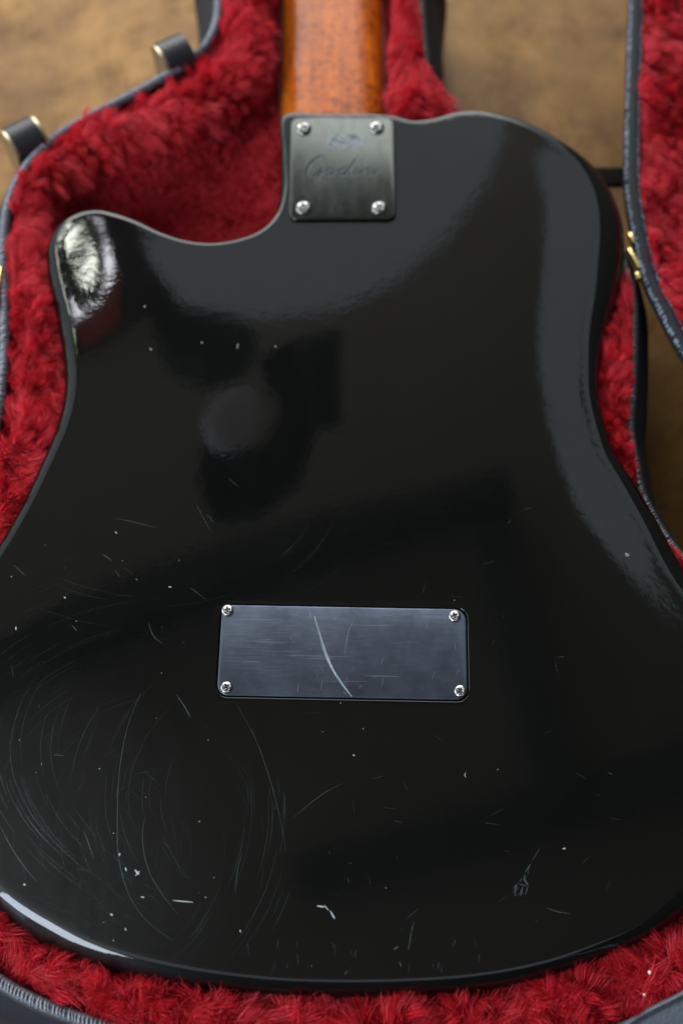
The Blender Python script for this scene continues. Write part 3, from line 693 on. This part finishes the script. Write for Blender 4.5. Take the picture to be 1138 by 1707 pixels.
# loose vinyl cover flap at the lower right corner of the rim
FE = spline(ats([(985,1745),(1035,1708),(1080,1681),(1140,1650),(1200,1610)], ZR + .005), 60, False)[:, :2]
Nf = normals2(FE, False)
if (Nf[30] @ np.array([1, -1])) < 0: Nf = -Nf
prof = [(.0012, ZR + .0012), (.0, ZR + .002), (-.0002, ZR + .0035), (.0006, ZR + .0048), (.002, ZR + .0052), (.020, ZR + .0045), (.040, ZR + .000), (.042, ZR - .03)]
V, F = rings_mesh([np.column_stack([FE + Nf * d, np.full(60, zz)]) for d, zz in prof], False)
M_flap = vinyl('flap_vinyl', (0.05, 0.065, 0.088), 0.5)
flap = mesh_obj('corner_flap', V, F, M_flap, case); flap['label'] = 'blue-grey vinyl corner with a stitched edge'
V, F = [], []
for i in range(0, 58, 1):
    p = FE[i] + Nf[i] * .0019; t = FE[i + 1] - FE[i]; t /= np.linalg.norm(t); sdir = t * .55 + Nf[i] * .75; b = len(V)
    for s in (-1, 1):
        c = p + sdir * .0011 * s
        for j in range(5):
            a = 2 * math.pi * j / 5; V.append((*(c + t * .0003 * math.cos(a)), ZR + .0053 + .00028 * math.sin(a)))
    for j in range(5): F.append((b + j, b + (j + 1) % 5, b + 5 + (j + 1) % 5, b + 5 + j))
mesh_obj('flap_stitches', V, F, mat('dark_thread', (.015, .02, .028), .5), flap, True, 'stuff')

# ------------------------------------------------------------------ lid
ZLd = ZB - .010
LO = [(1053,-160),(1050,-20),(1047,60),(1044,150),(1042,230),(1043,317),(1054,382),(1074,464),(1097,512),(1121,559),(1145,598),(1190,655),(1260,720),(1360,775),(1480,790),(1600,750),(1690,640),(1720,480),(1700,200),(1620,-60),(1450,-260),(1250,-330),(1110,-270)]
LOo = spline(ats(LO, ZLd), 700)[:, :2]; NL = normals2(LOo); LI = LOo - NL * .0078
lid = bpy.data.objects.new('lid', None); C.objects.link(lid); lid.parent = case; lid.matrix_parent_inverse = parent_inv(case); lid['label'] = 'lid lying open on its back at the right'
lid_shell = sweep(LI, NL, bead(ZLd, .0078, .0022) + [(-.03, ZLd - .016), (-.07, ZLd - .03), (-.11, ZLd - .05), (-.14, .002)], 'lid_shell', M_vinyl, lid)
stitches(LI, NL, ZLd, .0062, .0078, .0017, .00055, 'outer_stitches', lid, m=M_lidthread, lift=.0022, wd_=.0078)
stitches(LI, NL, ZLd, .0001, .0014, .0017, .0005, 'inner_stitches', lid, m=M_lidthread, lift=.0022, wd_=.0078)
X_ = np.arange(LI[:, 0].min() - g, .36, g); Y_ = np.arange(.05, LI[:, 1].max(), g)
gx, gy = np.meshgrid(X_, Y_); Q = np.column_stack([gx.ravel(), gy.ravel()]); dl, _ = sdist(Q, LI)
nz = np.array([noise.fractal(Vector((a * 40, b * 40, 3.3)), 1, 2, 4) for a, b in Q])
zl = ZLd - .004 - .016 * np.clip(dl / .05, 0, 1) ** .8 + .003 * nz
okg = (dl > -.002).reshape(gx.shape); W_ = len(X_); F = []
for j in range(len(Y_) - 1):
    for i in range(W_ - 1):
        if okg[j, i] and okg[j, i + 1] and okg[j + 1, i] and okg[j + 1, i + 1]: F.append((j * W_ + i, j * W_ + i + 1, (j + 1) * W_ + i + 1, (j + 1) * W_ + i))
used = np.zeros(len(Q), bool); used[np.array(F).ravel()] = True; mp_ = np.cumsum(used) - 1
VD = np.column_stack([Q, zl])[used]; FD = mp_[np.array(F)]
lid_lining = mesh_obj('lid_lining', VD, FD, M_back, lid)
fur('lid_pile', VD, FD, 5e6, .009, lambda P: np.tile([.1, -.7, 0], (len(P), 1)), lid, None, clump=.004, seed=5)
# brass hinge between case and lid
bm = bmesh.new()
x, y, z = at(1053, 398, ZLd - .004); boxb(bm, x, y, z, .0028, .0060, .003, math.radians(16))
x, y, z = at(1056, 432, ZLd - .004); boxb(bm, x, y, z, .0022, .0125, .003, math.radians(20))
x, y, z = at(1066, 447, ZLd - .006); boxb(bm, x, y, z, .003, .006, .003, math.radians(18))
x, y, z = at(1062, 462, ZLd - .005); boxb(bm, x, y, z, .0025, .004, .004, math.radians(10))
o = bm_obj('hinge', bm, M_brass, case, bevel=.0004); o['label'] = 'brass hinge joining the case and the lid'
bm = bmesh.new(); x, y, z = at(1024, 296, .055); boxb(bm, x, y, z, .045, .012, .003)  # dark bar added as the shadow on the table between case and lid
o = bm_obj('gap_shadow_strip', bm, M_gap_shade, case, bevel=.0008); o['label'] = 'dark strip standing in for the shadow between case and lid'
# lint
for px, py, r_ in ((1082, 1621, .0006), (1073, 1658, .00042)):
    bm = bmesh.new(); bmesh.ops.create_icosphere(bm, subdivisions=2, radius=r_)
    for v in bm.verts: v.co *= random.uniform(.75, 1.2)
    lab = 'larger white lint speck on the red plush at the lower right, nearer the guitar' if py < 1640 else 'smaller white lint speck on the red plush beside the blue-grey vinyl corner'
    l = bm_obj('lint_speck', bm, mat('white_lint', (.75, .75, .72), .8), None); l.location = at(px, py, ZR + .0075); l['label'] = lab; l['category'] = 'lint'; l['group'] = 'lint specks on the red plush'

# ------------------------------------------------------------------ unseen room overhead and added shapes that the lacquer mirrors
def mir(px, py, z):
    """where the guitar's flat back, at that pixel, mirrors the plane at height z"""
    p = at(px, py, ZB); k = (H + z - ZB) / H
    return (p[0] * k, p[1] * k)
ZC = ZB + 1.55
M_ceil = mat('ceiling_paint', (0.29, 0.275, 0.25), .9, 0, .1)
ceil_px = [(-900,560),(-100,520),(160,500),(300,525),(450,530),(560,515),(650,475),(740,400),(820,290),(880,160),(960,150),(975,500),(1040,800),(1220,1000),(1500,1500),(1600,2600),(-900,2600)]
bm = bmesh.new(); vs = [bm.verts.new((*mir(a, b, ZC), ZC)) for a, b in ceil_px]; f = bm.faces.new(vs)
ex = bmesh.ops.extrude_face_region(bm, geom=[f])
for v in [g_ for g_ in ex['geom'] if isinstance(g_, bmesh.types.BMVert)]: v.co.z += .12
o = bm_obj('ceiling', bm, M_ceil, None, smooth=False); o['kind'] = 'structure'

def slab(name, px, z, th, m, label=None, cat=None):
    bm = bmesh.new(); vs = [bm.verts.new((*mir(a, b, z), z)) for a, b in px]; f = bm.faces.new(vs)
    ex = bmesh.ops.extrude_face_region(bm, geom=[f])
    for v in [g_ for g_ in ex['geom'] if isinstance(g_, bmesh.types.BMVert)]: v.co.z += th
    o = bm_obj(name, bm, m, None, smooth=False)
    if label: o['label'] = label; o['category'] = cat
    else: o['kind'] = 'structure'
    return o
M_dim = mat('stained_batten', (0.08, 0.08, 0.078), .8)
M_dark = mat('dark_stained_wood', (0.03, 0.028, 0.025), .7)
slab('ceiling_beam', [(-900, 1330), (0, 1035), (300, 925), (500, 862), (860, 775), (862, 815), (700, 862), (500, 925), (300, 1000), (0, 1130), (-900, 1450)], ZC - .09, .085, M_dark)
slab('ceiling_batten', [(790, 870), (835, 862), (960, 1330), (900, 1350)], ZC - .05, .045, M_dim)
slab('ceiling_batten', [(480, 1430), (1250, 1200), (1250, 1290), (500, 1500)], ZC - .03, .026, M_dim)
bm = bmesh.new(); boxb(bm, 1.05, .6, 1.1, .06, 3.8, 2.2); boxb(bm, -.25, -1.33, 1.1, 2.5, .06, 2.2)
o = bm_obj('wall', bm, mat('dark_wall_paint', (.035, .03, .028), .8), None, smooth=False); o['kind'] = 'structure'
# the glazed opening up to the left, mirrored in the horn: dark board behind shaped lamp patches
bm = bmesh.new()
for cx, cy, sx, sy in ((0, -.06, .5, .36), (-.02, .145, .54, .065), (-.02, -.25, .54, .035), (-.27, -.06, .035, .36)):
    r = bmesh.ops.create_cube(bm, size=1)
    for v in r['verts']: v.co = SKY_Q @ Vector((v.co.x * sx + cx, v.co.y * sy + cy, v.co.z * .05)) + SKY_C
o = bm_obj('window_frame', bm, mat('dark_red_frame', (.05, .018, .012), .6), None, smooth=False); o['label'] = 'dark-framed window overhead, lit by added lamp patches, mirrored in the upper horn of the guitar'; o['category'] = 'window'
bm = bmesh.new()  # unseen red slabs added to tint the reflection in the horn
for cx, cy, sx, sy in ((-.115, .075, .07, .09), (.07, .08, .05, .04)):
    r = bmesh.ops.create_cube(bm, size=1)
    for v in r['verts']: v.co = SKY_Q @ Vector((v.co.x * sx + cx, v.co.y * sy + cy, v.co.z * .006 - .045)) + SKY_C
bm_obj('red_reflection_card', bm, mat('red_card', (.9, .07, .05), .8), o, smooth=False)
M_blocker = mat('blocker_black', (.008, .008, .008), .8)  # black for the slabs that block the mirrored ceiling
slab('oval_reflection_blocker', [(250, 520), (300, 505), (380, 520), (425, 545), (400, 590), (340, 605), (280, 585), (255, 550)], ZB + .8, .06, M_blocker, 'unseen black oval slab added overhead to darken the reflection in the lacquer', 'reflection blocker')  # oval slab added out of view to darken the mirrored patch
slab('angular_reflection_blocker', [(432, 600), (470, 572), (568, 548), (568, 695), (528, 700), (500, 790), (430, 850), (350, 860), (330, 800), (335, 740), (440, 745), (470, 680)], ZB + .5, .02, M_blocker, 'unseen black angular slab added overhead to darken the reflection in the lacquer', 'angular reflection blocker')  # angular slab added out of view for the black mirrored shape
bm = bmesh.new(); bmesh.ops.create_uvsphere(bm, u_segments=32, v_segments=16, radius=.024)  # glowing ellipsoid added out of view to make the pale oval reflection
mx, my = mir(388, 700, ZB + .46)
for v in bm.verts: v.co = Vector((v.co.x + mx, v.co.y * 1.25 + .2 * v.co.x + my, v.co.z * .4 + ZB + .46))
o = bm_obj('reflection_glow', bm, mat('grey_reflection_glow', (.6, .65, .75), .6, **{'Emission Color': (.8, .88, 1, 1), 'Emission Strength': .32}), None); o['label'] = 'unseen pale grey glowing shape added overhead for the oval reflection in the lacquer'; o['category'] = 'reflection blocker'
